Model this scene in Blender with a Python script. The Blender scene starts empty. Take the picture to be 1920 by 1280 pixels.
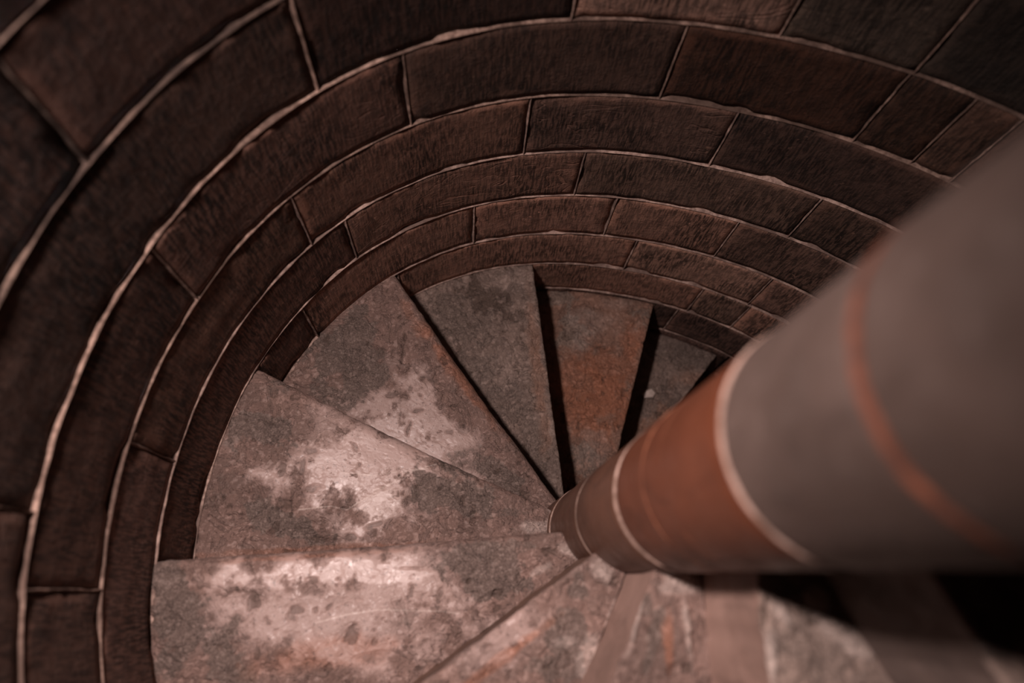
import bpy, bmesh, math, random
import numpy as np
from mathutils import Matrix, Vector

scene = bpy.context.scene
S = 0.85                                   # metres per unit of the stair survey below

# ------------------------------------------------------------------ camera
cam_data = bpy.data.cameras.new('camera')
cam = bpy.data.objects.new('camera', cam_data)
scene.collection.objects.link(cam)
scene.camera = cam
CR = Matrix(((0.99647, -0.07518, -0.03744), (0.05916, 0.94471, -0.32254), (0.05962, 0.31918, 0.94582)))
cam.matrix_world = Matrix.Translation(Vector((-0.3874, -0.1753, 1.5293)) * S) @ CR.to_4x4()
cam_data.sensor_width = 36
cam_data.lens = 1378.2 * 36 / 1920
cam_data.clip_start = 0.01
cam_data.dof.use_dof = True
cam_data.dof.focus_distance = 1.75
cam_data.dof.aperture_fstop = 1.7

# ------------------------------------------------------------------ world, lamps, exposure
world = bpy.data.worlds.new('world'); scene.world = world
world.use_nodes = True
bg = world.node_tree.nodes['Background']
bg.inputs[0].default_value = (0.90, 0.62, 0.52, 1)
bg.inputs[1].default_value = 0.02
scene.view_settings.view_transform = 'Standard'
scene.view_settings.look = 'None'
scene.view_settings.gamma = 1
scene.view_settings.use_curve_mapping = False
scene.view_settings.exposure = 0.0

def lamp(name, kind, loc, target, energy, color, **kw):
    l = bpy.data.lights.new(name, kind); l.energy = energy; l.color = color
    for k, v in kw.items(): setattr(l, k, v)
    o = bpy.data.objects.new(name, l); scene.collection.objects.link(o)
    o.location = Vector(loc) * S
    o.rotation_euler = (Vector(target) * S - o.location).to_track_quat('-Z', 'Y').to_euler()
    return o
# daylight from a narrow slit window high in the wall on the left, just above the frame
lamp('slit_window_light', 'SPOT', (-0.920, 0.19, 1.50), (-0.10, -0.20, -0.25), 104, (1.0, 0.82, 0.78),
     spot_size=math.radians(112), spot_blend=1.0, shadow_soft_size=0.055)

# ------------------------------------------------------------------ survey of the stair
C0 = np.array([-0.083, -0.021])            # newel centre at the steps
STEPS = {  # index: (nosing azimuth, nosing offset, tread height, edge rounding, wear)
    -2: (9.0, 0.0, -1.790, 0.006, 0.006), -1: (31.6, -0.03, -1.540, 0.006, 0.006),
    0: (54.46, -0.0557, -1.2866, 0.006, 0.006), 1: (77.3, -0.118, -1.0363, 0.006, 0.008),
    2: (100.03, -0.0065, -0.7877, 0.006, 0.006), 3: (129.2, -0.0113, -0.5553, 0.035, 0.020),
    4: (158.34, -0.0008, -0.3202, 0.028, 0.020), 5: (187.75, 0.0086, -0.0890, 0.030, 0.018),
    6: (218.52, 0.0148, 0.1491, 0.014, 0.014), 7: (248.44, 0.0204, 0.3839, 0.010, 0.008),
    8: (276.62, 0.0305, 0.6208, 0.012, 0.010), 9: (302.91, 0.0409, 0.8435, 0.012, 0.010),
    10: (330.5, 0.02, 1.080, 0.012, 0.010), 11: (359.0, 0.0, 1.310, 0.012, 0.010)}
RINGS = [2.70, 2.46, 2.22, 1.98, 1.75, 1.52, 1.29, 1.060, 0.825, 0.6013, 0.3654, 0.1299, -0.1000, -0.3232, -0.5624,
         -0.7881, -1.0092, -1.24, -1.47, -1.70, -1.93, -2.05]
def Rw(t):
    return 1 + .074*np.cos(2*t) + .0328*np.sin(2*t) + .0345*np.cos(3*t) + .008*np.sin(3*t)

# ------------------------------------------------------------------ noise
def _h(ix, iy, iz, seed):
    n = (ix.astype(np.int64)*374761393 + iy.astype(np.int64)*668265263 + iz.astype(np.int64)*2147483647 + seed*1274126177) & 0xffffffff
    n = ((n ^ (n >> 13)) * 1274126177) & 0xffffffff
    n = ((n ^ (n >> 15)) * 2246822519) & 0xffffffff
    return ((n ^ (n >> 16)) & 0xffffff) / float(0x7fffff) - 1.0
def vn(x, y, z=0.0, seed=0):
    x = np.asarray(x, float); y = np.asarray(y, float) + 0*x; z = np.asarray(z, float) + 0*x
    x0, y0, z0 = np.floor(x), np.floor(y), np.floor(z)
    fx, fy, fz = x-x0, y-y0, z-z0
    fx, fy, fz = [f*f*f*(f*(f*6-15)+10) for f in (fx, fy, fz)]
    r = 0
    for a in (0, 1):
        for b in (0, 1):
            for c in (0, 1):
                r = r + _h(x0+a, y0+b, z0+c, seed)*(fx if a else 1-fx)*(fy if b else 1-fy)*(fz if c else 1-fz)
    return r
def fbm(x, y, z=0.0, seed=0, o=4, g=.5):
    r, a, t = 0, 1.0, 0
    for i in range(o):
        r = r + a*vn(np.asarray(x)*2**i, np.asarray(y)*2**i, np.asarray(z)*2**i, seed+i*17); t += a; a *= g
    return r/t
def ss(e0, e1, x):
    t = np.clip((x-e0)/(e1-e0), 0, 1); return t*t*(3-2*t)

# ------------------------------------------------------------------ objects
COL = scene.collection
def link_mesh(name, verts, faces, mat, parent=None, smooth=True, attr=None, origin=None):
    me = bpy.data.meshes.new(name)
    v = np.asarray(verts, float)*S
    if origin is not None: v = v - np.asarray(origin, float)*S
    me.from_pydata(v.tolist(), [], faces if isinstance(faces, list) else faces.tolist())
    if smooth: me.polygons.foreach_set('use_smooth', [True]*len(me.polygons))
    if attr is not None:
        a = me.color_attributes.new('stain', 'FLOAT_COLOR', 'POINT')
        a.data.foreach_set('color', np.asarray(attr, np.float32).ravel())
    me.materials.append(mat); me.update()
    o = bpy.data.objects.new(name, me); COL.objects.link(o)
    if parent is not None: o.parent = parent
    return o
def root(name, loc, label=None, cat=None, group=None, kind=None):
    o = bpy.data.objects.new(name, None); COL.objects.link(o)
    o.location = Vector(loc)*S; o.empty_display_size = .05
    if label: o['label'] = label
    if cat: o['category'] = cat
    if group: o['group'] = group
    if kind: o['kind'] = kind
    return o
def grid_faces(n, m, flip=False, wrap=False):
    i, j = np.meshgrid(np.arange(n if wrap else n-1), np.arange(m-1), indexing='ij')
    a = (i*m+j).ravel(); b = (((i+1) % n)*m+j).ravel(); c = b+1; d = a+1
    f = np.stack([a, b, c, d], 1)
    return f[:, ::-1] if flip else f

# ------------------------------------------------------------------ materials
class NT:
    def __init__(s, name):
        s.m = bpy.data.materials.new(name); s.m.use_nodes = True
        s.t = s.m.node_tree; s.t.nodes.clear()
        s.out = s.n('ShaderNodeOutputMaterial'); s.p = s.n('ShaderNodeBsdfPrincipled')
        s.l(s.p.outputs[0], s.out.inputs[0])
        s.co = s.n('ShaderNodeTexCoord').outputs['Object']
    def n(s, t, **k):
        x = s.t.nodes.new(t)
        for a, b in k.items(): setattr(x, a, b)
        return x
    def l(s, a, b): s.t.links.new(a, b)
    def _in(s, sock, v):
        if hasattr(v, 'node'): s.l(v, sock)
        elif isinstance(v, tuple) and len(v) == 3 and sock.type == 'RGBA': sock.default_value = (*v, 1)
        else: sock.default_value = v
    def noise(s, scale, detail=4, rough=.55, dist=0, co=None, stretch=None):
        x = s.n('ShaderNodeTexNoise'); c = co or s.co
        if stretch:
            mp = s.n('ShaderNodeMapping'); s.l(c, mp.inputs[0]); mp.inputs['Scale'].default_value = stretch[:3]
            if len(stretch) > 3: mp.inputs['Rotation'].default_value = stretch[3]
            c = mp.outputs[0]
        s.l(c, x.inputs['Vector']); x.inputs['Scale'].default_value = scale
        x.inputs['Detail'].default_value = detail; x.inputs['Roughness'].default_value = rough; x.inputs['Distortion'].default_value = dist
        return x.outputs[0]
    def mr(s, v, a, b, c=0., d=1., smooth=True):
        x = s.n('ShaderNodeMapRange'); x.clamp = True
        if smooth: x.interpolation_type = 'SMOOTHSTEP'
        s._in(x.inputs[0], v)
        for i, q in enumerate((a, b, c, d)): s._in(x.inputs[i+1], q)
        return x.outputs[0]
    def math(s, op, a, b=0.):
        x = s.n('ShaderNodeMath', operation=op); s._in(x.inputs[0], a); s._in(x.inputs[1], b); return x.outputs[0]
    def mix(s, f, a, b, mode='MIX'):
        x = s.n('ShaderNodeMix', data_type='RGBA', blend_type=mode)
        s._in(x.inputs[0], f); s._in(x.inputs[6], a); s._in(x.inputs[7], b); return x.outputs[2]
    def bump(s, h, dist, strength=1., nrm=None):
        x = s.n('ShaderNodeBump'); s.l(h, x.inputs['Height']); x.inputs['Distance'].default_value = dist
        x.inputs['Strength'].default_value = strength
        if nrm: s.l(nrm, x.inputs['Normal'])
        return x.outputs[0]
    def done(s, col, rough, nrm, spec=.5):
        s._in(s.p.inputs['Base Color'], col); s._in(s.p.inputs['Roughness'], rough)
        if nrm: s.l(nrm, s.p.inputs['Normal'])
        s._in(s.p.inputs['Specular IOR Level'], spec)
        return s.m

def mat_tread(name, base, grey, worn, rough_base=.62, rough_worn=.37):
    """worn sandstone: R grey crust, G polish, B pits, A iron-orange (stain attribute)"""
    t = NT(name)
    at = t.n('ShaderNodeAttribute', attribute_name='stain')
    sp = t.n('ShaderNodeSeparateColor'); t.l(at.outputs['Color'], sp.inputs[0])
    G, P, D, O = sp.outputs[0], sp.outputs[1], sp.outputs[2], at.outputs['Alpha']
    n1 = t.noise(9, 5, .6); n2 = t.noise(60, 6, .7); n3 = t.noise(260, 4, .7); n4 = t.noise(17, 6, .6, 1.4)
    c = t.mix(t.mr(n1, .35, .68), base, tuple(x*.72 for x in base))
    c = t.mix(t.math('MULTIPLY', t.mr(n4,   .48, .62), .28), c, tuple(x*.7 for x in grey))
    c = t.mix(P, c, worn)
    gm = t.mr(t.math('ADD', t.math('MULTIPLY', G, 1.0), t.math('MULTIPLY', t.math('SUBTRACT', n2, .5), 1.3)), .30, .62)
    gc = t.mix(t.mr(n3, .38, .62), tuple(x*.68 for x in grey), tuple(x*1.3 for x in grey))
    c = t.mix(t.math('MULTIPLY', gm, .80), c, gc)
    c = t.mix(t.math('MULTIPLY', O, .7), c, (base[0]*1.3, base[1]*.85, base[2]*.60))
    c = t.mix(t.mr(t.math('ADD', D, t.math('SUBTRACT', n2, .5)), .35, .9, 0., .60), c, (grey[0]*.42, grey[1]*.36, grey[2]*.32))
    # pale grain flecks and dark specks
    c = t.mix(t.math('MULTIPLY', t.mr(n3, .60, .72), t.mr(P, 0., 1., .28, .06)), c, (.62, .48, .42))
    c = t.mix(t.math('MULTIPLY', t.mr(t.noise(140, 3, .6), .60, .68), .45), c, tuple(x*.3 for x in grey))
    v = t.n('ShaderNodeAttribute', attribute_name='vein')
    c = t.mix(t.math('MULTIPLY', v.outputs['Fac'], .45), c, (.70, .57, .51))
    rg = t.mr(P, 0., 1., rough_base, rough_worn)
    rg = t.math('ADD', rg, t.math('MULTIPLY', gm, .12)); rg = t.math('ADD', rg, t.math('MULTIPLY', D, .3))
    rg = t.math('ADD', rg, t.math('MULTIPLY', t.math('SUBTRACT', n2, .5), .25))
    amp = t.mr(P, 0., 1., 1., .08)
    h = t.math('MULTIPLY', t.math('ADD', t.math('MULTIPLY', n3, .22), t.mr(n2, .40, .62)), amp)
    nr = t.bump(h, .0024, .9)
    nr = t.bump(t.math('MULTIPLY', t.mr(n4, .50, .56), amp), .0030, .8, nr)
    return t.done(c, rg, nr, .42)

def mat_block():
    """tooled dark red sandstone wall block; object colour tints, its alpha turns on pale bedding veins"""
    t = NT('wall_sandstone')
    oi = t.n('ShaderNodeObjectInfo'); tint = oi.outputs['Color']; al = oi.outputs['Alpha']
    cmb = t.n('ShaderNodeCombineXYZ'); t.l(t.math('MULTIPLY', oi.outputs['Random'], 37.), cmb.inputs[0]); t.l(t.math('MULTIPLY', oi.outputs['Random'], 11.), cmb.inputs[2])
    va = t.n('ShaderNodeVectorMath', operation='ADD'); t.l(t.co, va.inputs[0]); t.l(cmb.outputs[0], va.inputs[1]); co = va.outputs[0]
    uv = t.n('ShaderNodeAttribute', attribute_name='wall_uv').outputs['Vector']
    va2 = t.n('ShaderNodeVectorMath', operation='ADD'); t.l(uv, va2.inputs[0]); t.l(cmb.outputs[0], va2.inputs[1]); uvo = va2.outputs[0]
    n1 = t.noise(7, 5, .6, co=co); n2 = t.noise(42, 6, .7, co=co); n3 = t.noise(190, 4, .7, co=co)
    tool = t.noise(1, 3, .6, co=uvo, stretch=(190, 22, 1, (0, 0, .12)))
    c = t.mix(t.mr(n1, .3, .7), tuple([.22]*3), tuple([1.5]*3))
    c = t.mix(1., c, tint, 'MULTIPLY')
    c = t.mix(t.math('MULTIPLY', t.mr(n2, .50, .66), .55), c, t.mix(1., tint, (.32, .32, .34), 'MULTIPLY'))
    c = t.mix(t.math('MULTIPLY', t.mr(tool, .42, .60), .8), c, t.mix(1., tint, (2.3, 2.2, 2.15), 'MULTIPLY'))
    # pale spots where the face is bruised
    sp = t.math('MULTIPLY', t.mr(t.noise(30, 5, .65, co=co), .63, .72), t.mr(t.noise(5, 2, .5, co=co), .48, .62))
    c = t.mix(t.math('MULTIPLY', sp, .9), c, t.mix(1., tint, (3.4, 3.2, 3.0), 'MULTIPLY'))
    c = t.mix(t.math('MULTIPLY', t.mr(t.noise(85, 2, .5, co=co), .70, .74), .8), c, t.mix(1., tint, (3.6, 3.5, 3.4), 'MULTIPLY'))
    # bedding veins
    bn = t.noise(1, 2.5, .5, .9, co=uvo, stretch=(3.6, 9, 1))
    pp = t.math('PINGPONG', t.math('MULTIPLY', bn, 9.), .5)
    vm = t.math('MULTIPLY', t.math('MULTIPLY', t.mr(pp, .40, .49), t.mr(t.noise(6, 3, .5, co=co), .40, .56)), al)
    c = t.mix(t.math('MULTIPLY', vm, .7), c, t.mix(1., tint, (2.8, 2.6, 2.5), 'MULTIPLY'))
    ed = t.n('ShaderNodeAttribute', attribute_name='edge_dist').outputs['Fac']
    em = t.mr(t.math('ADD', t.math('MULTIPLY', ed, 22.), t.math('MULTIPLY', t.math('SUBTRACT', t.noise(24, 5, .7, co=co), .5), 2.6)), .12, .62, .75, 0.)
    c = t.mix(t.math('MULTIPLY', em, t.mr(t.noise(3.5, 2, .5, co=co), .42, .6)), c, t.mix(1., tint, (3.0, 2.75, 2.6), 'MULTIPLY'))
    h = t.math('ADD', t.math('MULTIPLY', tool, .8), t.math('ADD', t.math('MULTIPLY', n3, .5), t.math('MULTIPLY', t.mr(n2, .45, .6), .8)))
    nr = t.bump(h, .0020, .8)
    nr = t.bump(vm, .004, .8, nr)
    return t.done(c, .78, nr, .3)

def mat_mortar(name, col, dark):
    t = NT(name); n2 = t.noise(70, 6, .7); n1 = t.noise(11, 4, .6)
    c = t.mix(t.mr(n2, .35, .65), dark, col); c = t.mix(t.mr(n1, .40, .60, 0., .8), c, tuple(x*.5 for x in dark))
    return t.done(c, .85, t.bump(n2, .002, .9), .25)

def mat_newel(name, col, col2, rough, spec=.5):
    t = NT(name); n1 = t.noise(6, 5, .6); n2 = t.noise(45, 6, .65); n3 = t.noise(18, 4, .6, .8, stretch=(1, 1, .35))
    c = t.mix(t.mr(n1, .34, .68), col, col2)
    c = t.mix(t.math('MULTIPLY', t.mr(n3, .52, .68), .4), c, tuple(x*.55 for x in col2))
    c = t.mix(t.math('MULTIPLY', t.mr(n2, .60, .72), .35), c, tuple(min(1, x*1.7) for x in col))
    return t.done(c, t.mr(n2, .3, .7, rough-.08, rough+.1), t.bump(t.math('ADD', n2, n1), .0018, .5), spec)
BLOBS = [
    (4, 'p', -0.6516, 0.092, 0.2507, 0.0172, 0.0164, -0.1346, 1),
    (4, 'p', -0.7576, 0.1922, 0.093, 0.0067, 0.0111, -0.0803, 0.5),
    (4, 'g', -0.9124, 0.1607, 0.078, -0.0221, -0.0106, -0.0574, 1),
    (4, 'g', -0.9077, -0.0223, 0.0443, 0.0029, 0.0084, -0.0497, 0.8),
    (4, 'g', -0.8132, -0.054, 0.0916, -0.0337, -0.01, -0.0323, 1),
    (4, 'g', -0.4489, 0.0466, 0.1251, -0.0089, -0.0029, -0.0539, 1),
    (4, 'g', -0.4419, 0.1197, 0.0722, -0.0141, -0.0065, -0.0364, 0.8),
    (4, 'g', -1.0089, 0.0414, 0.0645, -0.0013, 0.0147, -0.1498, 0.35),
    (4, 'g', -0.9049, 0.2787, 0.0401, 0.003, 0.0045, -0.0277, 0.5),
    (4, 'g', -0.301, 0.0109, 0.0791, 0.0052, 0.0011, -0.0179, 0.5),
    (4, 't', -0.2205, -0.016, 0.046, 0.003, 0.0008, -0.0178, 0.9),
    (4, 't', -0.1908, 0.0311, 0.0082, -0.004, -0.0061, -0.0116, 1),
    (4, 't', -0.6033, 0.0169, 0.0705, 0.0313, 0.0145, -0.0292, 0.4),
    (4, 'd', -0.8611, 0.0711, 0.0144, -0.0015, -0.0007, -0.0411, 1),
    (4, 'd', -0.8139, 0.0782, 0.0117, -0.0023, -0.0038, -0.0331, 1),
    (4, 'd', -0.8425, -0.0053, 0.028, 0.0018, 0.0032, -0.0201, 1),
    (4, 'd', -0.7818, 0.0373, 0.0223, 0.0056, 0.0029, -0.0087, 0.8),
    (4, 'd', -0.6542, 0.2245, 0.0296, -0.0031, -0.0006, -0.0123, 0.7),
    (4, 'd', -0.6984, -0.0022, 0.0227, 0.0156, 0.0102, -0.0137, 1),
    (4, 'd', -0.6101, 0.0527, 0.0182, 0.0012, 0.001, -0.0091, 1),
    (4, 'd', -0.6103, -0.0347, 0.0255, 0.0112, 0.004, -0.0081, 0.9),
    (4, 'd', -0.7454, -0.0809, 0.0316, 0.002, 0.0016, -0.0111, 0.9),
    (4, 'd', -0.6762, -0.074, 0.0152, 0.001, 0.0013, -0.0099, 0.9),
    (4, 'd', -0.7951, 0.1286, 0.0262, 0.0018, 0.0015, -0.0106, 0.8),
    (4, 'd', -0.918, 0.1943, 0.0395, 0.0029, 0.0018, -0.0108, 0.6),
    (4, 'd', -0.4817, 0.117, 0.0375, -0.0143, -0.0063, -0.0173, 0.6),
    (4, 'd', -0.53, 0.0024, 0.0234, 0.0015, 0.0013, -0.0127, 0.7),
    (4, 'd', -0.4453, 0.1599, 0.0268, 0.0019, 0.001, -0.0121, 0.5),
    (4, 'o', -0.744, 0.2908, 0.143, -0.0523, -0.006, -0.0211, 0.6),
    (4, 'o', -0.4442, 0.1465, 0.15, -0.0576, -0.0083, -0.0225, 0.55),
    (4, 'o', -0.7419, -0.1054, 0.2774, 0.0316, 0.0019, -0.0097, 0.6),
    (5, 'p', -0.6908, -0.1618, 0.2847, 0.0318, 0.0082, -0.0413, 1),
    (5, 'p', -0.5913, -0.2544, 0.2057, 0.0117, 0.0074, -0.0598, 0.6),
    (5, 'g', -0.9642, -0.2656, 0.063, 0.0036, 0.0237, -0.1165, 0.9),
    (5, 'g', -0.8552, -0.3388, 0.0624, 0.0034, 0.0122, -0.0667, 0.8),
    (5, 'g', -0.3313, -0.1507, 0.091, -0.0254, -0.0186, -0.0604, 1),
    (5, 'g', -0.4068, -0.1177, 0.0785, 0.0048, 0.0019, -0.0235, 0.4),
    (5, 'g', -0.5061, -0.2393, 0.0543, 0.0031, 0.0032, -0.0304, 0.4),
    (5, 'g', -0.2734, -0.0822, 0.0798, 0.005, 0.0011, -0.0196, 0.5),
    (5, 'd', -0.8553, -0.203, 0.0075, 0.0004, 0.0026, -0.0143, 1),
    (5, 'd', -0.8135, -0.2263, 0.0096, 0.0006, 0.0022, -0.0132, 1),
    (5, 'd', -0.8252, -0.2576, 0.0154, 0.0125, 0.0067, -0.0071, 0.9),
    (5, 'd', -0.7374, -0.2505, 0.012, -0.0054, -0.0028, -0.0063, 0.8),
    (5, 'd', -0.6155, -0.276, 0.0147, -0.004, -0.0053, -0.021, 1),
    (5, 'd', -0.5662, -0.2651, 0.0086, 0.0005, 0.0007, -0.006, 1),
    (5, 'd', -0.5656, -0.2883, 0.0119, 0.011, 0.007, -0.0065, 0.8),
    (5, 'd', -0.6495, -0.3404, 0.0095, 0.0005, 0.0012, -0.0087, 1),
    (5, 'd', -0.4999, -0.1396, 0.0288, 0.0018, 0.0005, -0.0053, 0.7),
    (5, 'd', -0.4397, -0.1888, 0.0076, -0.0014, -0.005, -0.0265, 0.8),
    (5, 'd', -0.4771, -0.2015, 0.011, 0.0006, 0.0016, -0.0165, 0.7),
    (5, 'd', -0.6965, -0.1988, 0.0171, -0.0047, -0.0014, -0.0059, 0.7),
    (5, 'd', -0.562, -0.318, 0.0266, 0.0014, 0.0011, -0.0088, 0.6),
    (5, 'd', -0.5311, -0.2098, 0.0153, 0.0009, 0.0007, -0.0062, 0.5),
    (5, 'd', -0.5023, -0.2747, 0.0258, 0.0014, 0.0013, -0.012, 0.5),
    (5, 'd', -0.6403, -0.2111, 0.0325, 0.0019, 0.001, -0.0072, 0.5),
    (5, 'd', -0.7378, -0.2829, 0.0233, 0.0013, 0.0012, -0.0079, 0.5),
    (5, 'd', -0.5419, -0.3069, 0.032, 0.0018, 0.0008, -0.0069, 0.5),
    (5, 't', -0.1819, -0.082, 0.0262, -0.0126, -0.0096, -0.0177, 1),
    (5, 't', -0.1533, -0.0824, 0.0183, 0.0011, 0.0007, -0.024, 1),
    (5, 't', -0.2259, -0.1228, 0.0288, 0.018, 0.0061, -0.009, 0.8),
    (5, 'o', -0.6692, -0.3139, 0.166, 0.0314, 0.0099, -0.0335, 0.6),
    (5, 'o', -0.7395, -0.1307, 0.1853, 0.0243, 0.0014, -0.0063, 0.5),
    (5, 'p', -0.6261, -0.236, 0.357, 0.0506, 0.0244, -0.1083, 0.75),
    (3, 'p', -0.573, 0.1941, 0.1478, -0.1056, -0.0623, -0.0907, 1),
    (3, 'p', -0.6619, 0.3119, 0.1067, 0.0079, 0.0071, -0.0621, 0.7),
    (3, 'g', -0.8043, 0.4626, 0.124, 0.0097, 0.0171, -0.1283, 0.75),
    (3, 'g', -0.7741, 0.5318, 0.0783, 0.0063, 0.0095, -0.0743, 0.8),
    (3, 'g', -0.7113, 0.4043, 0.0585, 0.0045, 0.0054, -0.0448, 1),
    (3, 'g', -0.311, 0.1291, 0.064, -0.0619, -0.0272, -0.0278, 1),
    (3, 'g', -0.9177, 0.3885, 0.0319, 0.0523, 0.0263, -0.0187, 0.3),
    (3, 'g', -0.405, 0.1754, 0.0604, 0.0042, 0.0026, -0.033, 0.5),
    (3, 'g', -0.8175, 0.332, 0.0598, -0.0172, -0.0078, -0.0377, 0.6),
    (3, 'o', -0.4558, 0.4239, 0.1562, -0.1769, -0.0183, -0.0175, 0.9),
    (3, 'o', -0.5619, 0.5489, 0.0341, -0.0361, -0.0221, -0.0235, 0.8),
    (3, 'o', -0.6758, 0.1717, 0.2116, -0.0803, -0.0074, -0.0224, 0.7),
    (3, 'd', -0.6267, 0.4849, 0.0063, -0.0004, -0.0015, -0.059, 1),
    (3, 'd', -0.5861, 0.247, 0.0075, -0.0015, -0.0047, -0.0301, 1),
    (3, 'd', -0.6384, 0.3486, 0.0214, 0.0016, 0.0014, -0.0127, 1),
    (3, 'd', -0.5911, 0.3698, 0.0154, 0.0012, 0.0016, -0.0159, 0.8),
    (3, 'd', -0.5351, 0.4342, 0.0198, 0.0094, 0.0047, -0.0104, 0.7),
    (3, 'd', -0.5484, 0.4087, 0.0272, -0.0079, -0.0023, -0.0093, 0.6),
    (3, 'd', -0.4632, 0.3266, 0.0185, 0.0014, 0.0012, -0.0142, 0.7),
    (3, 'd', -0.5661, 0.3063, 0.0207, 0.0054, 0.0021, -0.0076, 0.9),
    (3, 'd', -0.4274, 0.2662, 0.0274, -0.02, -0.0088, -0.0126, 0.7),
    (3, 'd', -0.4967, 0.356, 0.0093, 0.0007, 0.002, -0.0222, 0.8),
    (3, 'd', -0.6891, 0.48, 0.0249, 0.002, 0.0023, -0.0197, 0.6),
    (3, 'd', -0.7113, 0.34, 0.0152, 0.0011, 0.0015, -0.0126, 0.6),
    (3, 'd', -0.5603, 0.4029, 0.0124, 0.0009, 0.0013, -0.0129, 0.8),
    (3, 'd', -0.4717, 0.2475, 0.0182, 0.0013, 0.0008, -0.0092, 0.7),
    (2, 'd', -0.3807, 0.7613, 0.0828, -0.0087, -0.005, -0.0539, 1),
    (2, 'g', -0.38, 0.7516, 0.1078, -0.0113, -0.0064, -0.069, 1),
    (2, 'd', -0.4348, 0.8058, 0.0199, 0.0017, 0.0038, -0.0507, 1),
    (2, 'd', -0.3193, 0.7081, 0.0792, -0.0009, -0.0007, -0.0345, 0.9),
    (2, 'g', -0.4771, 0.657, 0.1282, -0.0651, -0.0371, -0.0844, 0.9),
    (2, 'g', -0.4315, 0.5297, 0.0945, -0.0475, -0.037, -0.0816, 0.8),
    (2, 'g', -0.1881, 0.2297, 0.0509, 0.0035, 0.0048, -0.1001, 0.8),
    (2, 'g', -0.2358, 0.3295, 0.0515, 0.0037, 0.0046, -0.0858, 0.6),
    (2, 'g', -0.3172, 0.3939, 0.0863, 0.0064, 0.0067, -0.1044, 0.5),
    (2, 't', -0.3083, 0.8265, 0.0914, 0.0078, 0.0026, -0.0433, 0.15),
    (2, 't', -0.3416, 0.5, 0.0861, -0.0434, -0.0305, -0.065, 0.12),
    (2, 'o', -0.2015, 0.5108, 0.0243, 0.005, 0.0464, -0.2767, 0.5),
    (2, 'd', -0.2727, 0.5236, 0.0211, 0.0016, 0.001, -0.0182, 0.6),
    (2, 'd', -0.3865, 0.5149, 0.0349, 0.0027, 0.0009, -0.0127, 0.5),
    (2, 'd', -0.2434, 0.4712, 0.0179, 0.0177, 0.0084, -0.0091, 0.6),
    (2, 'd', -0.2701, 0.3271, 0.0228, 0.0264, 0.0064, -0.0057, 0.6),
    (1, 'g', -0.1147, 0.8839, 0.1115, 0.0093, 0.0018, -0.0475, 0.8),
    (1, 'g', -0.0593, 0.7386, 0.0851, -0.0255, -0.0214, -0.0703, 0.8),
    (1, 'g', 0.1909, 0.8442, 0.0611, 0.005, 0.0002, -0.0536, 0.5),
    (1, 't', 0.0291, 0.8094, 0.1096, -0.0115, -0.0084, -0.0593, 0.4),
    (1, 't', 0.0887, 0.8791, 0.0816, 0.0068, 0.0005, -0.0346, 0.3),
    (1, 't', -0.0288, 0.72, 0.0358, 0.0029, 0.0013, -0.0458, 0.35),
    (1, 'o', 0.0355, 0.5203, 0.176, 0.0132, 0.0041, -0.1853, 1),
    (1, 'o', 0.1612, 0.7142, 0.0501, 0.004, 0.0008, -0.1238, 0.7),
    (1, 'g', -0.0167, 0.3025, 0.0948, 0.0066, 0.0024, -0.0842, 0.6),
    (1, 't', 0.0207, 0.3241, 0.0666, 0.0047, 0.0014, -0.0567, 0.3),
    (1, 'd', 0.0095, 0.7865, 0.0241, 0.002, 0.0007, -0.0296, 0.5),
    (1, 'd', 0.0912, 0.7086, 0.0247, -0.0195, -0.0101, -0.0136, 0.5),
    (1, 'd', 0.1328, 0.5477, 0.0157, 0.0012, 0.0003, -0.0321, 0.7),
    (0, 'g', 0.4238, 0.783, 0.1696, -0.0341, -0.0193, -0.0718, 1),
    (0, 'g', 0.3562, 0.6091, 0.0867, 0.0065, -0.0008, -0.0875, 0.5),
    (0, 'o', 0.3337, 0.477, 0.1281, 0.0092, -0.0007, -0.1059, 0.7),
    (0, 'o', 0.4659, 0.6842, 0.0877, 0.0067, -0.0009, -0.0447, 0.4),
    (6, 'o', -0.3079, -0.2803, 0.0852, 0.069, 0.0073, -0.0077, 1),
    (6, 'g', -0.2073, -0.2314, 0.0332, -0.0156, -0.0263, -0.0465, 0.9),
    (6, 'g', -0.2237, -0.2927, 0.0558, 0.003, 0.001, -0.0253, 0.7),
    (6, 'g', -0.1856, -0.1678, 0.024, 0.0014, 0.0007, -0.0225, 0.7),
    (6, 't', -0.1381, -0.133, 0.0191, 0.0044, 0.0066, -0.032, 1),
    (6, 't', -0.1224, -0.2089, 0.0131, -0.0018, -0.0092, -0.0435, 0.9),
    (6, 't', -0.1592, -0.2635, 0.0146, -0.0028, -0.0088, -0.0336, 0.8),
    (6, 'd', -0.3405, -0.2778, 0.0074, 0.0004, 0.0004, -0.0051, 0.9),
    (6, 'p', -0.2816, -0.253, 0.0428, 0.0347, 0.0152, -0.0162, 0.7),
    (6, 't', -0.2065, -0.2532, 0.0188, 0.001, 0.0003, -0.0086, 0.6),
    (6, 'p', -0.3012, -0.2367, 0.079, 0.0647, 0.0367, -0.0389, 0.6),
    (3, 'p', -0.5049, 0.2762, 0.1449, -0.177, -0.052, -0.0439, 0.8),
    (7, 't', -0.0673, -0.1487, 0.0325, 0.0019, -0.0003, -0.0197, 1),
    (7, 't', -0.0563, -0.2116, 0.0079, 0.0012, 0.0055, -0.0571, 1),
    (7, 'g', -0.112, -0.2438, 0.0169, -0.0024, -0.0097, -0.0422, 1),
    (7, 'g', -0.0959, -0.1917, 0.016, 0.0009, -0.0001, -0.0221, 0.8),
    (7, 'g', -0.1159, -0.178, 0.0112, 0.0007, -0.0, -0.0223, 0.6),
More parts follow.
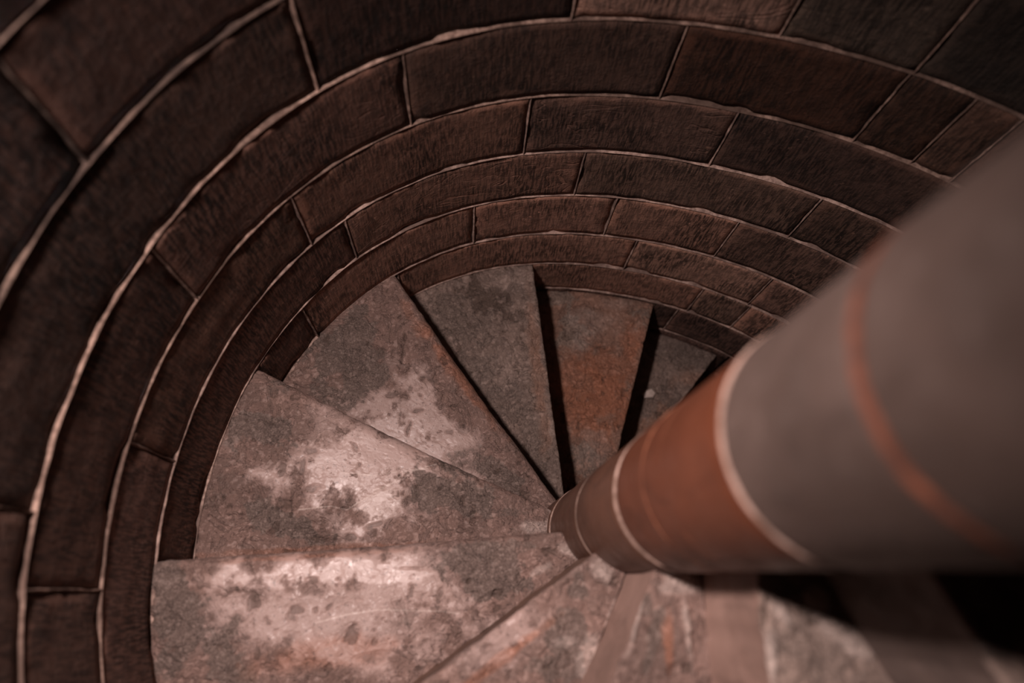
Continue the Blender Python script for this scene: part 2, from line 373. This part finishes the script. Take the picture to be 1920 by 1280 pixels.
    (7, 't', -0.1357, -0.2161, 0.0062, -0.0009, -0.0095, -0.0429, 0.9),
    (7, 'o', -0.0843, -0.2278, 0.0095, 0.0005, -0.0006, -0.0572, 0.8),
    (8, 'g', -0.0071, -0.1497, 0.0262, 0.0016, -0.0007, -0.0121, 0.9),
    (8, 'g', 0.0084, -0.2083, 0.0321, 0.0018, -0.002, -0.0289, 1),
    (8, 'g', 0.045, -0.2294, 0.0256, 0.0014, -0.0024, -0.0285, 0.8),
    (8, 't', 0.0378, -0.1591, 0.0096, -0.011, -0.0106, -0.0084, 1),
    (8, 't', 0.0727, -0.2047, 0.0092, 0.0095, 0.0319, -0.0243, 0.9),
    (8, 't', -0.009, -0.1798, 0.0073, 0.0058, 0.0116, -0.0129, 0.8),
    (8, 't', -0.0245, -0.2274, 0.0076, 0.0004, -0.0019, -0.0341, 0.8),
    (8, 'g', 0.0753, -0.2449, 0.0191, 0.001, -0.0011, -0.0114, 0.6),
    (9, 'g', 0.0831, -0.1906, 0.0299, 0.0017, -0.0041, -0.0266, 0.8),
]
VEINS = [
    (4, 0.00403, [(-0.716, 0.081), (-0.6369, 0.0798), (-0.592, 0.0908), (-0.5463, 0.0966), (-0.508, 0.1125), (-0.4847, 0.1208)]),
    (4, 0.00537, [(-0.6912, -0.0081), (-0.6437, 0.0271), (-0.5889, 0.0633), (-0.5639, 0.0755), (-0.5436, 0.0967)]),
    (4, 0.00537, [(-0.6326, 0.0434), (-0.5889, 0.0633), (-0.5597, 0.0983), (-0.5075, 0.1072)]),
    (4, 0.00403, [(-0.8062, -0.0157), (-0.7309, -0.0018), (-0.6912, -0.0081)]),
    (4, 0.00403, [(-0.6307, 0.028), (-0.5814, 0.0547)]),
    (5, 0.00352, [(-0.6879, -0.2579), (-0.6258, -0.238), (-0.5622, -0.2251), (-0.4313, -0.2206), (-0.3981, -0.2228)]),
]

BLOCK = mat_block()
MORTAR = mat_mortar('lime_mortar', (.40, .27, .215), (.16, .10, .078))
MORTAR_SHADED = mat_mortar('shaded_mortar', (.16, .107, .083), (.055, .034, .027))  # for upper joints: the weak light there is painted into the mortar colour
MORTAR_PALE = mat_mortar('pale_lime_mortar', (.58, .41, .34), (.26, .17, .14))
BED = mat_mortar('recessed_mortar', (.050, .030, .024), (.022, .014, .011))
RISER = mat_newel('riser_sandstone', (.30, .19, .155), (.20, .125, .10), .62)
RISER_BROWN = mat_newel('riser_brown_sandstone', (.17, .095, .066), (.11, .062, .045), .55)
RISER_SHADED = mat_newel('riser_shaded_sandstone', (.12, .085, .072), (.075, .052, .044), .7)  # upper risers: the pillar's shadow is put into the stone colour
T_PINK = mat_tread('pink_polished_sandstone', (.27, .172, .142), (.16, .118, .100), (.44, .315, .28))
T_ORANGE = mat_tread('orange_sandstone', (.32, .18, .13), (.24, .18, .147), (.38, .21, .145), .66, .5)
T_GREY = mat_tread('grey_sandstone', (.30, .215, .178), (.18, .132, .11), (.38, .28, .235), .68, .5)

# ------------------------------------------------------------------ round wall, course by course
wall = root('wall_round', (C0[0], C0[1], RINGS[-1]), kind='structure')
WO = (C0[0], C0[1], RINGS[-1])
N = 256
tt = np.linspace(0, 2*np.pi, N, endpoint=False)
zs = np.array([RINGS[-1]-.02, -1.2, -.4, .4, 1.2, 2.0, RINGS[0]+.02])
V = []
for t_ in tt:
    for z in zs: V.append(((Rw(t_)+.030)*math.cos(t_), (Rw(t_)+.030)*math.sin(t_), z))
o = link_mesh('mortar_bed', V, grid_faces(N, len(zs), flip=True, wrap=True), BED, wall, origin=WO)
V = []
for t_ in tt:
    for z in (RINGS[-1]-.02, RINGS[0]+.02): V.append(((Rw(t_)+.20)*math.cos(t_), (Rw(t_)+.20)*math.sin(t_), z))
link_mesh('wall_core', V, grid_faces(N, 2, wrap=True), BED, wall, origin=WO)

# vertical joints of each course in degrees (course key = index of its upper bed)
JOINTS = {8: [159.5, 121, 84, 48, 12, -30, -75, -120, -162], 9: [136.9, 106.3, 80.4, 63.4, 34, 2, -35, -72, -108, -142, -174.2],
          10: [160.5, 126.6, 91.8, 63.7, 55.6, 50.2, 20, -16, -52, -90, -130, -168.2], 11: [177.3, 144.3, 110.0, 80.0, 44, 8, -30, -66, -104, -140],
          12: [-171, 138.6, 100.1, 61.3, 24, -14, -55, -95, -135], 13: [-178, 117.5, 92.2, 69.9, 35, 0, -38, -75, -110, -145, 150],
          14: [164, 132.5, 85.2, 57.9, 22, -15, -50, -90, -130, -165], 15: [108, 67.3, 57.1, 25, -10, -48, -86, -125, -160, 145]}
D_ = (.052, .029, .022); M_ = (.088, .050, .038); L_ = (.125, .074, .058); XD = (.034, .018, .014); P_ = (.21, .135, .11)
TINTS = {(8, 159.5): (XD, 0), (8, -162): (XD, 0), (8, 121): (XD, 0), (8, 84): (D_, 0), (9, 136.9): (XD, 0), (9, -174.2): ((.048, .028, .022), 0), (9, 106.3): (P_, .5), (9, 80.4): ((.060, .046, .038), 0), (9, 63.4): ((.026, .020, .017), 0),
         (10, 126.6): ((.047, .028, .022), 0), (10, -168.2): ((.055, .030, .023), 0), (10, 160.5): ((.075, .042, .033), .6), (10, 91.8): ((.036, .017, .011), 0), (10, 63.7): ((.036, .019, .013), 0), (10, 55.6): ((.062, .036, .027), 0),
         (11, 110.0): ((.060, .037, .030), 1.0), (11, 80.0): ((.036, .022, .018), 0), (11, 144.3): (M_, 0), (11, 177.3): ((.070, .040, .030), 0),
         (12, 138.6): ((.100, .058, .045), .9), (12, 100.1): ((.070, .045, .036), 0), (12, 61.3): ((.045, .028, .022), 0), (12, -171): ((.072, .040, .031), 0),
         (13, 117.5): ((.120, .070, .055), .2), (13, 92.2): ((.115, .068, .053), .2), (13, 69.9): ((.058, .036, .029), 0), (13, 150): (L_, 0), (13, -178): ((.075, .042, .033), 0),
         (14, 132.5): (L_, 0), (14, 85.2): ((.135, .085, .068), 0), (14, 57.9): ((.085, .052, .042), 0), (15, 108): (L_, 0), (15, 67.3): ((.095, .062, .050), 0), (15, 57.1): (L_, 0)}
rnd = random.Random(7)
COURSE_SHADE = {8: .7, 9: .58, 10: .72, 11: .92, 12: 1.05, 13: 1.3, 14: 1.45, 15: 1.45}  # per-course tint factor: shade of the upper wall painted in, lower courses lightened
TINTS = {k: (tuple(x*f for x, f in zip(v[0], (COURSE_SHADE[k[0]]*1.06, COURSE_SHADE[k[0]], COURSE_SHADE[k[0]]*.94))), v[1]) for k, v in TINTS.items()}
GAP = .0030
beads_v = []
def block(course, a0, a1, z1, z0, tint, swirl, seed):
    """one curved ashlar between azimuths a0 > a1 (deg), bed heights z1 > z0"""
    proud = rnd.uniform(-.0008, .0015)
    a0r, a1r = math.radians(a0), math.radians(a1)
    g = GAP
    n = max(6, int((a0-a1)/1.1)); m = 12
    if course < 8 or course > 16: n = max(5, int((a0-a1)/4)); m = 6
    us = np.linspace(0, 1, n+1); vs = np.linspace(0, 1, m+1)
    us = np.concatenate([[0], .004+us*.992, [1]]); vs = np.concatenate([[0], .02+vs*.96, [1]])
    A, Z = np.meshgrid(a0r-g + (a1r-a0r+2*g)*us, z1-g + (z0-z1+2*g)*vs, indexing='ij')
    rough = fbm(A*5, Z*5, seed, 11, 4)*.0022 + fbm(A*22, Z*22, seed, 12, 4)*.0028
    edge = np.minimum(np.minimum(us, 1-us)[:, None]*(a0r-a1r), np.minimum(vs, 1-vs)[None, :]*(z1-z0))
    wav = .0045 + .004*fbm(A*14, Z*14, seed, 21, 3)
    chip = np.clip(1-edge/np.maximum(wav, .003), 0, 1)**2*.0045
    spall = ss(.18, .42, fbm(A*9, Z*9, seed, 31, 3))*(1-ss(.005, .035, edge))*.008
    R = Rw(A) - proud - .002 + rough + chip + spall
    R[0, :] = R[-1, :] = 0; R[:, 0] = R[:, -1] = 0
    back = Rw(A) + .028
    R = np.where(R == 0, back, R)
    X = np.stack([R*np.cos(A), R*np.sin(A), Z], -1).reshape(-1, 3)
    ca, cz = (a0r+a1r)/2, (z0+z1)/2
    org = (Rw(ca)*math.cos(ca), Rw(ca)*math.sin(ca), cz)
    o = link_mesh('stone_block', X, grid_faces(n+3, m+3, flip=False), BLOCK, wall, origin=org)
    o.location = (Vector(org)-Vector(WO))*S
    uv = o.data.attributes.new('wall_uv', 'FLOAT_VECTOR', 'POINT')
    uv.data.foreach_set('vector', np.stack([A.ravel(), Z.ravel(), 0*A.ravel()], 1).astype(np.float32).ravel())
    ea = o.data.attributes.new('edge_dist', 'FLOAT', 'POINT'); ea.data.foreach_set('value', edge.ravel().astype(np.float32))
    o.color = (*tint, swirl)
def bead(name, P, T, w, h, seed, mat=None):
    """irregular mortar bead along points P (n,3) with in-wall normal directions T (side vectors)"""
    P = np.array(P); n = len(P)
    rad = -P.copy(); rad[:, 2] = 0; rad /= np.linalg.norm(rad, axis=1)[:, None]
    s = np.arange(n)
    wob = fbm(s*.21, s*0., seed, 5, 4)
    ww = w*(1+1.2*fbm(s*.13, s*0.+3, seed, 6, 4)); wob2 = fbm(s*.8, s*0., seed, 9, 2)
    ww = np.maximum(ww*(1+.3*wob2), w*.2)
    V = []
    for q in range(6):
        a = math.pi*q/5
        V.append(P + T*(np.cos(a)*ww + wob*.0018)[:, None] + rad*(math.sin(a)*h*(1+.3*wob) - .0005 if 0 < q < 5 else -.020 )[:, None] if 0 < q < 5 else P + T*(np.cos(a)*ww*1.0 + wob*.0018)[:, None] - rad*.024)
    V = np.stack(V, 1).reshape(-1, 3)
    return link_mesh(name, V, grid_faces(n, 6, flip=False), mat or MORTAR, wall, origin=WO)

seed = 1
for c in range(len(RINGS)-1):
    z1, z0 = RINGS[c], RINGS[c+1]
    js = sorted(JOINTS.get(c) or [(-160 + 37*i + rnd.uniform(-6, 6) + 13*(c % 3)) for i in range(9)], reverse=True)
    js = sorted([((j+180) % 360)-180 for j in js], reverse=True)
    for i, a in enumerate(js):
        b = js[(i+1) % len(js)]
        if b >= a: b -= 360
        key = None
        for (kc, ka), vv in TINTS.items():
            if kc == c and abs(ka-a) < .01: key = vv
        if key is None:
            f = rnd.uniform(.75, 1.2); key = (tuple(x*f for x in ((.075, .043, .034) if c > 10 else D_)), rnd.choice([0, 0, .5]))
        block(c, a, b, z1, z0, key[0], key[1], seed); seed += 1
        if 7 < c < 17:
            nn = 30; zz = np.linspace(z1, z0, nn); ar = math.radians(a)
            P = np.stack([(Rw(ar)+.0015)*math.cos(ar)+0*zz, (Rw(ar)+.0015)*math.sin(ar)+0*zz, zz], 1)
            T = np.tile([[-math.sin(ar), math.cos(ar), 0]], (nn, 1))
            bead('mortar_joint', P, T, .0021, .0070, seed, MORTAR_SHADED if c <= 8 else MORTAR if c <= 10 else MORTAR_PALE)
    if 6 < c < 18:
        nn = 900; aa = np.linspace(0, 2*np.pi, nn)
        P = np.stack([(Rw(aa)+.0015)*np.cos(aa), (Rw(aa)+.0015)*np.sin(aa), z1+0*aa], 1)
        P[:, 2] += .004*fbm(np.cos(aa)*6, np.sin(aa)*6, c, 77, 3)
        bead('bed_joint', P, np.tile([[0, 0, 1.]], (nn, 1)), .0030 if c in (9, 10) else .0020, .0075, 100+c, MORTAR_SHADED if c <= 9 else MORTAR if c <= 11 else MORTAR_PALE)

# floor of the shaft, under the lowest step
fl = root('floor', (0, 0, -2.05), kind='structure')
V = [(0, 0, -2.05)] + [(1.12*math.cos(a), 1.12*math.sin(a), -2.05) for a in tt]
link_mesh('flagstone', V, [[0, i+1, (i+1) % N+1] for i in range(N)], T_GREY, fl, smooth=False, origin=(0, 0, -2.05))

# ------------------------------------------------------------------ steps
def az(k, s):
    th, d = STEPS[k][0], STEPS[k][1]
    return np.radians(th) + np.arcsin(np.clip(d/s, -.97, .97))
def smax(phi):
    s = np.full_like(phi, 1.)
    for _ in range(12):
        x, y = C0[0]+s*np.cos(phi), C0[1]+s*np.sin(phi)
        s = s + (Rw(np.arctan2(y, x)) + .003 - np.hypot(x, y))
    return s
def step(k, mat, label, rise=.25, res=(150, 110)):
    th, d, z, rho, wear = STEPS[k]
    z0 = STEPS[k-1][2] if k-1 in STEPS else z-.25
    nv, nu = res
    a = np.linspace(0, 1, nu)
    u = np.concatenate([[0, .002, .005, .009, .014, .020], .026 + .974*a])
    v = np.linspace(0, 1, nv)
    U, Vv = np.meshgrid(u, v, indexing='ij')
    s = .05 + Vv*.95
    nxt = k+1 if k+1 in STEPS else None
    def azn(s):
        return az(nxt, s) if nxt is not None else az(k, s) + np.radians(28)
    for _ in range(4):
        p0, p1 = az(k, s), azn(s)
        phi = p0 + (p1-p0)*U + .012*U/s*.3
        s = .05 + Vv*(smax(phi)-.05)
    X, Y = C0[0]+s*np.cos(phi), C0[1]+s*np.sin(phi)
    # distance from the nosing line
    t = np.radians(th); nx, ny = -math.sin(t), math.cos(t)
    X = X; dist = (X-C0[0])*nx + (Y-C0[1])*ny - d
    along = (X-C0[0])*math.cos(t) + (Y-C0[1])*math.sin(t)
    G = np.zeros_like(X); P = np.zeros_like(X); Dp = np.zeros_like(X); O = np.zeros_like(X); W = np.zeros_like(X); Tn = np.zeros_like(X)
    n_a = fbm(X*16, Y*16, k, 3, 5, .6); n_b = fbm(X*38, Y*38, k, 4, 5, .6)
    for (bk, ty, cx, cy, ax, ay, bx, by, st) in BLOBS:
        if bk != k: continue
        det = ax*by-ay*bx
        qx, qy = X-cx, Y-cy
        e = np.hypot((qx*by-qy*bx)/det, (-qx*ay+qy*ax)/det)
        if ty == 'd':
            m = 1-ss(.35, 1.0, e + n_b*1.3)
            Dp = np.maximum(Dp, m*st)
        else:
            m = (1-ss(.45, 1.25, e + n_a*.9 + n_b*.35))*st
            if ty == 'g': G = np.maximum(G, m)
            elif ty == 'p': P = np.maximum(P, m)
            elif ty == 'o': O = np.maximum(O, m)
            elif ty == 't': Tn = np.maximum(Tn, m)
    for (bk, wd, pts) in VEINS:
        if bk != k: continue
        for (x0, y0), (x1, y1) in zip(pts[:-1], pts[1:]):
            L2 = (x1-x0)**2+(y1-y0)**2
            tq = np.clip(((X-x0)*(x1-x0)+(Y-y0)*(y1-y0))/L2, 0, 1)
            dd = np.hypot(X-x0-tq*(x1-x0), Y-y0-tq*(y1-y0)) + .0012*n_b
            W = np.maximum(W, 1-ss(wd*.1, wd*.6, dd))
    P = P*(1-G*.85)*(1-.8*ss(.25, .7, n_b+.25*n_a))
    W = np.maximum(W, Tn*.95)
    # random chips: flaky terraces with crisp edges
    fl = fbm(X*13, Y*13, k+.5, 41, 5, .58)
    ter = ss(.16, .20, fl)*.4 + ss(.30, .33, fl)*.5 + ss(-.34, -.30, fl)*.3
    pits = ss(.50, .58, fbm(X*34, Y*34, k, 51, 3, .5)) * (1-Tn)
    Dp = np.maximum(Dp, pits*.8)
    dirty = ss(.60, .70, ter)*.5
    zz = np.full_like(X, z)
    bell = np.exp(-((along-.52)/.26)**2)
    zz -= wear*bell*np.exp(-np.maximum(dist, 0)/.16)
    zz += .0045*fbm(X*5, Y*5, k, 61, 3) + (1-P*.7)*(.0030*n_b + .0038*n_a*(.4+G))*(1.5 if k < 3 else 1)
    zz -= (.0045 if k > 6 or k < 3 else .0055)*ter*(1-.55*P) + .0055*Dp
    zz += .0035*Tn
    rr = rho*(1 if k in (0, 1, 2) else (.25 + .75*np.exp(-((along-.55)/.33)**2)))*(1+.25*fbm(along*7, along*0, k, 71, 3))
    x_ = np.clip(dist, 0, rr)
    drop = rr - np.sqrt(np.maximum(rr**2-(rr-x_)**2, 0))
    zz -= drop*np.where(dist < rr, 1, 0)
    # ragged nosing line
    jag = (.0030*fbm(along*9, along*0, k, 81, 4) + .0016*fbm(along*45, along*0, k, 82, 2))*np.exp(-np.maximum(dist, 0)/.02)
    X = X + nx*jag; Y = Y + ny*jag
    edge_o = ss(.985, 1.0, Vv); zz -= edge_o*.004
    O = np.clip(O*(.6+.7*ss(-.5, .4, n_a)), 0, 1)
    tc = (C0[0]+.55*math.cos(t+.2), C0[1]+.55*math.sin(t+.2), z0)
    r = root('stone_step', tc, label, 'step', 'winding stone steps of the spiral stair')
    T = np.stack([X, Y, zz], -1).reshape(-1, 3)
    o = link_mesh('tread', T, grid_faces(len(u), nv, flip=False), mat, r, origin=tc,
                  attr=np.stack([np.clip(G+dirty*.0, 0, 1), P, np.clip(Dp, 0, 1), O], -1).reshape(-1, 4))
    w = o.data.attributes.new('vein', 'FLOAT', 'POINT'); w.data.foreach_set('value', W.ravel().astype(np.float32))
    # riser: from the nosing down to the tread below (and a hidden sole so the stone is solid)
    nr = 22; q = np.linspace(0, 1, nr)
    e0 = T.reshape(len(u), nv, 3)[0]
    Rr = []
    for i in range(nr):
        row = e0.copy(); row[:, 2] = e0[:, 2] + (z0-.012-e0[:, 2])*q[i]
        bulge = (.0035*fbm(along[0]*8, row[:, 2]*8, k, 91, 4) + .0025*math.sin(math.pi*q[i]))*(0 if i == 0 else 1) + .003*min(1, q[i]*6)
        row[:, 0] += nx*bulge; row[:, 1] += ny*bulge
        Rr.append(row)
    Rr = np.array(Rr)
    link_mesh('riser', Rr.reshape(-1, 3), grid_faces(nr, nv, flip=True), RISER_SHADED if k >= 9 else RISER_BROWN if k in (4, 5, 6) else RISER, r, origin=tc)
    e1 = T.reshape(len(u), nv, 3)
    low = Rr[-1]; lowb = e1[-1].copy(); lowb[:, 2] = z0-.012
    sole = np.array([low, lowb]).reshape(-1, 3)
    link_mesh('soffit', sole, grid_faces(2, nv, flip=True), RISER, r, origin=tc)
    return r

hi = (240, 170)
step(-2, T_GREY, 'dark lowest stone step at the foot of the stair, hidden behind the round pillar', res=(60, 40))
step(-1, T_GREY, 'dark low stone step mostly hidden behind the pillar, beyond the farthest visible tread', res=(60, 40))
step(0, T_GREY, 'small dark grey farthest visible step, half hidden behind the pillar, with a pale stone flake', res=(150, 110))
step(1, T_ORANGE, 'orange-brown step with tan patches at its wall end, between two black shadow strips', res=hi)
step(2, T_GREY, 'grey-brown mottled wedge step with a dark pitted patch near the wall, topmost in view', res=hi)
step(3, T_PINK, 'pinkish worn step with flaked pits and a rounded orange nosing beside the grey step', res=hi)
step(4, T_PINK, 'brightest step with polished pale centre, white scratch veins and dark pits', res=(300, 220))
step(5, T_PINK, 'wide pink step at lower left with grey outer end, just below the brightest step', res=(300, 220))
step(6, T_PINK, 'pink-brown step at bottom centre with an orange rounded nosing and narrow brown riser', res=hi)
step(7, T_PINK, 'blotchy pink step with pale mortar smears at the pillar foot, above a smooth narrow riser', res=hi)
step(8, T_GREY, 'blurred mottled grey step with a broad pale pink lit riser', res=hi)
step(9, T_GREY, 'dark near step at lower right whose wide riser falls into the pillar shadow', res=hi)
step(10, T_GREY, 'near upper step in black shadow right of the pillar', res=(60, 40))
step(11, T_GREY, 'highest stone step, outside the picture beyond the pillar', res=(60, 40))

fz = -1.2866+.004
fv = [(0, 0, 0), (.026, .004, .002), (.034, .018, .001), (.022, .030, .003), (.006, .024, .001), (-.006, .012, .002),
      (.002, .002, .009), (.024, .006, .010), (.029, .017, .008), (.020, .026, .010), (.007, .020, .012), (-.001, .011, .009), (.014, .014, .013)]
fv = [(x*1.5+.262, y*1.5+.585, z+fz) for x, y, z in fv]
ff = [[i, (i+1) % 6, 6+(i+1) % 6, 6+i] for i in range(6)] + [[6+i, 6+(i+1) % 6, 12] for i in range(6)] + [[5, 4, 3, 2, 1, 0]]
fo = (.285, .607, fz)
flake = link_mesh('stone_flake', fv, ff, mat_newel('pale_flake', (.62, .50, .44), (.50, .40, .35), .6), smooth=False, origin=fo)
flake.location = Vector(fo)*S
flake['label'] = 'small pale stone flake lying on the dark farthest visible step'; flake['category'] = 'stone'

# ------------------------------------------------------------------ newel pillar, drum on drum
NB = (C0[0], C0[1], -2.05)
newel = root('newel_pillar', NB, 'round sandstone newel pillar of stacked orange and grey drums at the centre of the stair', 'pillar')
NEW_BROWN = mat_newel('newel_brown', (.105, .046, .028), (.065, .029, .018), .42, .3)
NEW_ORANGE = mat_newel('newel_orange', (.10, .031, .015), (.07, .021, .010), .42, .3)
NEW_GREY = mat_newel('newel_grey', (.078, .053, .044), (.050, .034, .028), .50)
MORT_O = mat_mortar('orange_mortar', (.17, .055, .028), (.09, .03, .017))
MORT_L = mat_mortar('light_orange_mortar', (.30, .115, .06), (.16, .055, .03))
MORT_P = mat_mortar('pale_joint_mortar', (.42, .29, .24), (.2, .125, .095))
def nc(z): return (-.083+.0222*z, -.0207-.0085*z, .1084+.0045*z)
levels = [-2.05, -1.6, -1.2, -.75, -.30, .10, .4518, .9015, 1.130, 1.42, 1.75, 2.10, 2.45, 2.70]
dm = [NEW_BROWN]*6 + [NEW_ORANGE] + [NEW_GREY]*6
for i in range(len(levels)-1):
    za, zb = levels[i], levels[i+1]
    nz, na = 26, 96
    q = np.linspace(0, 1, nz); ang = np.linspace(0, 2*np.pi, na, endpoint=False)
    A, Z = np.meshgrid(ang, za+(zb-za)*q, indexing='ij')
    cx, cy, r0 = nc(Z)
    e = np.minimum(Z-za, zb-Z)
    off = rnd.uniform(-.0015, .0015)
    r = r0 + off - .006*np.clip(1-e/.010, 0, 1)**2 + .0012*fbm(np.cos(A)*2, np.sin(A)*2, Z*5+i, 5, 3)
    X = np.stack([cx+r*np.cos(A), cy+r*np.sin(A), Z], -1).reshape(-1, 3)
    d = link_mesh('drum', X, grid_faces(na, nz, wrap=True), dm[i], newel, origin=NB)
    if dm[i] is NEW_ORANGE: d['label'] = 'orange drum of the pillar'
    if dm[i] is NEW_GREY: d['label'] = 'grey drum of the pillar'
RJ = {.10: (MORT_P, .0024), .4518: (MORT_P, .0024), .9015: (MORT_P, .0030), 1.130: (MORT_O, .0045), 1.42: (MORT_P, .004), -.30: (MORT_P, .003), .62: (MORT_L, .0024), .70: (MORT_L, .0020)}
for z, (m, w) in RJ.items():
    na = 200; ang = np.linspace(0, 2*np.pi, na, endpoint=False)
    wn = w*(1+.5*fbm(np.cos(ang)*5, np.sin(ang)*5, z*9, 15, 3)); zj = z + .003*fbm(np.cos(ang)*3, np.sin(ang)*3, z*9, 16, 3)
    X = []
    for q in range(6):
        a = math.pi*q/5
        cx, cy, r0 = nc(z)
        rr = r0 - .0045 + math.sin(a)*(w*.75+.003)
        X.append(np.stack([cx+rr*np.cos(ang), cy+rr*np.sin(ang), zj-np.cos(a)*wn], -1))
    X = np.stack(X, 1).reshape(-1, 3)
    link_mesh('mortar_ring', X, grid_faces(na, 6, wrap=True), m, newel, origin=NB)
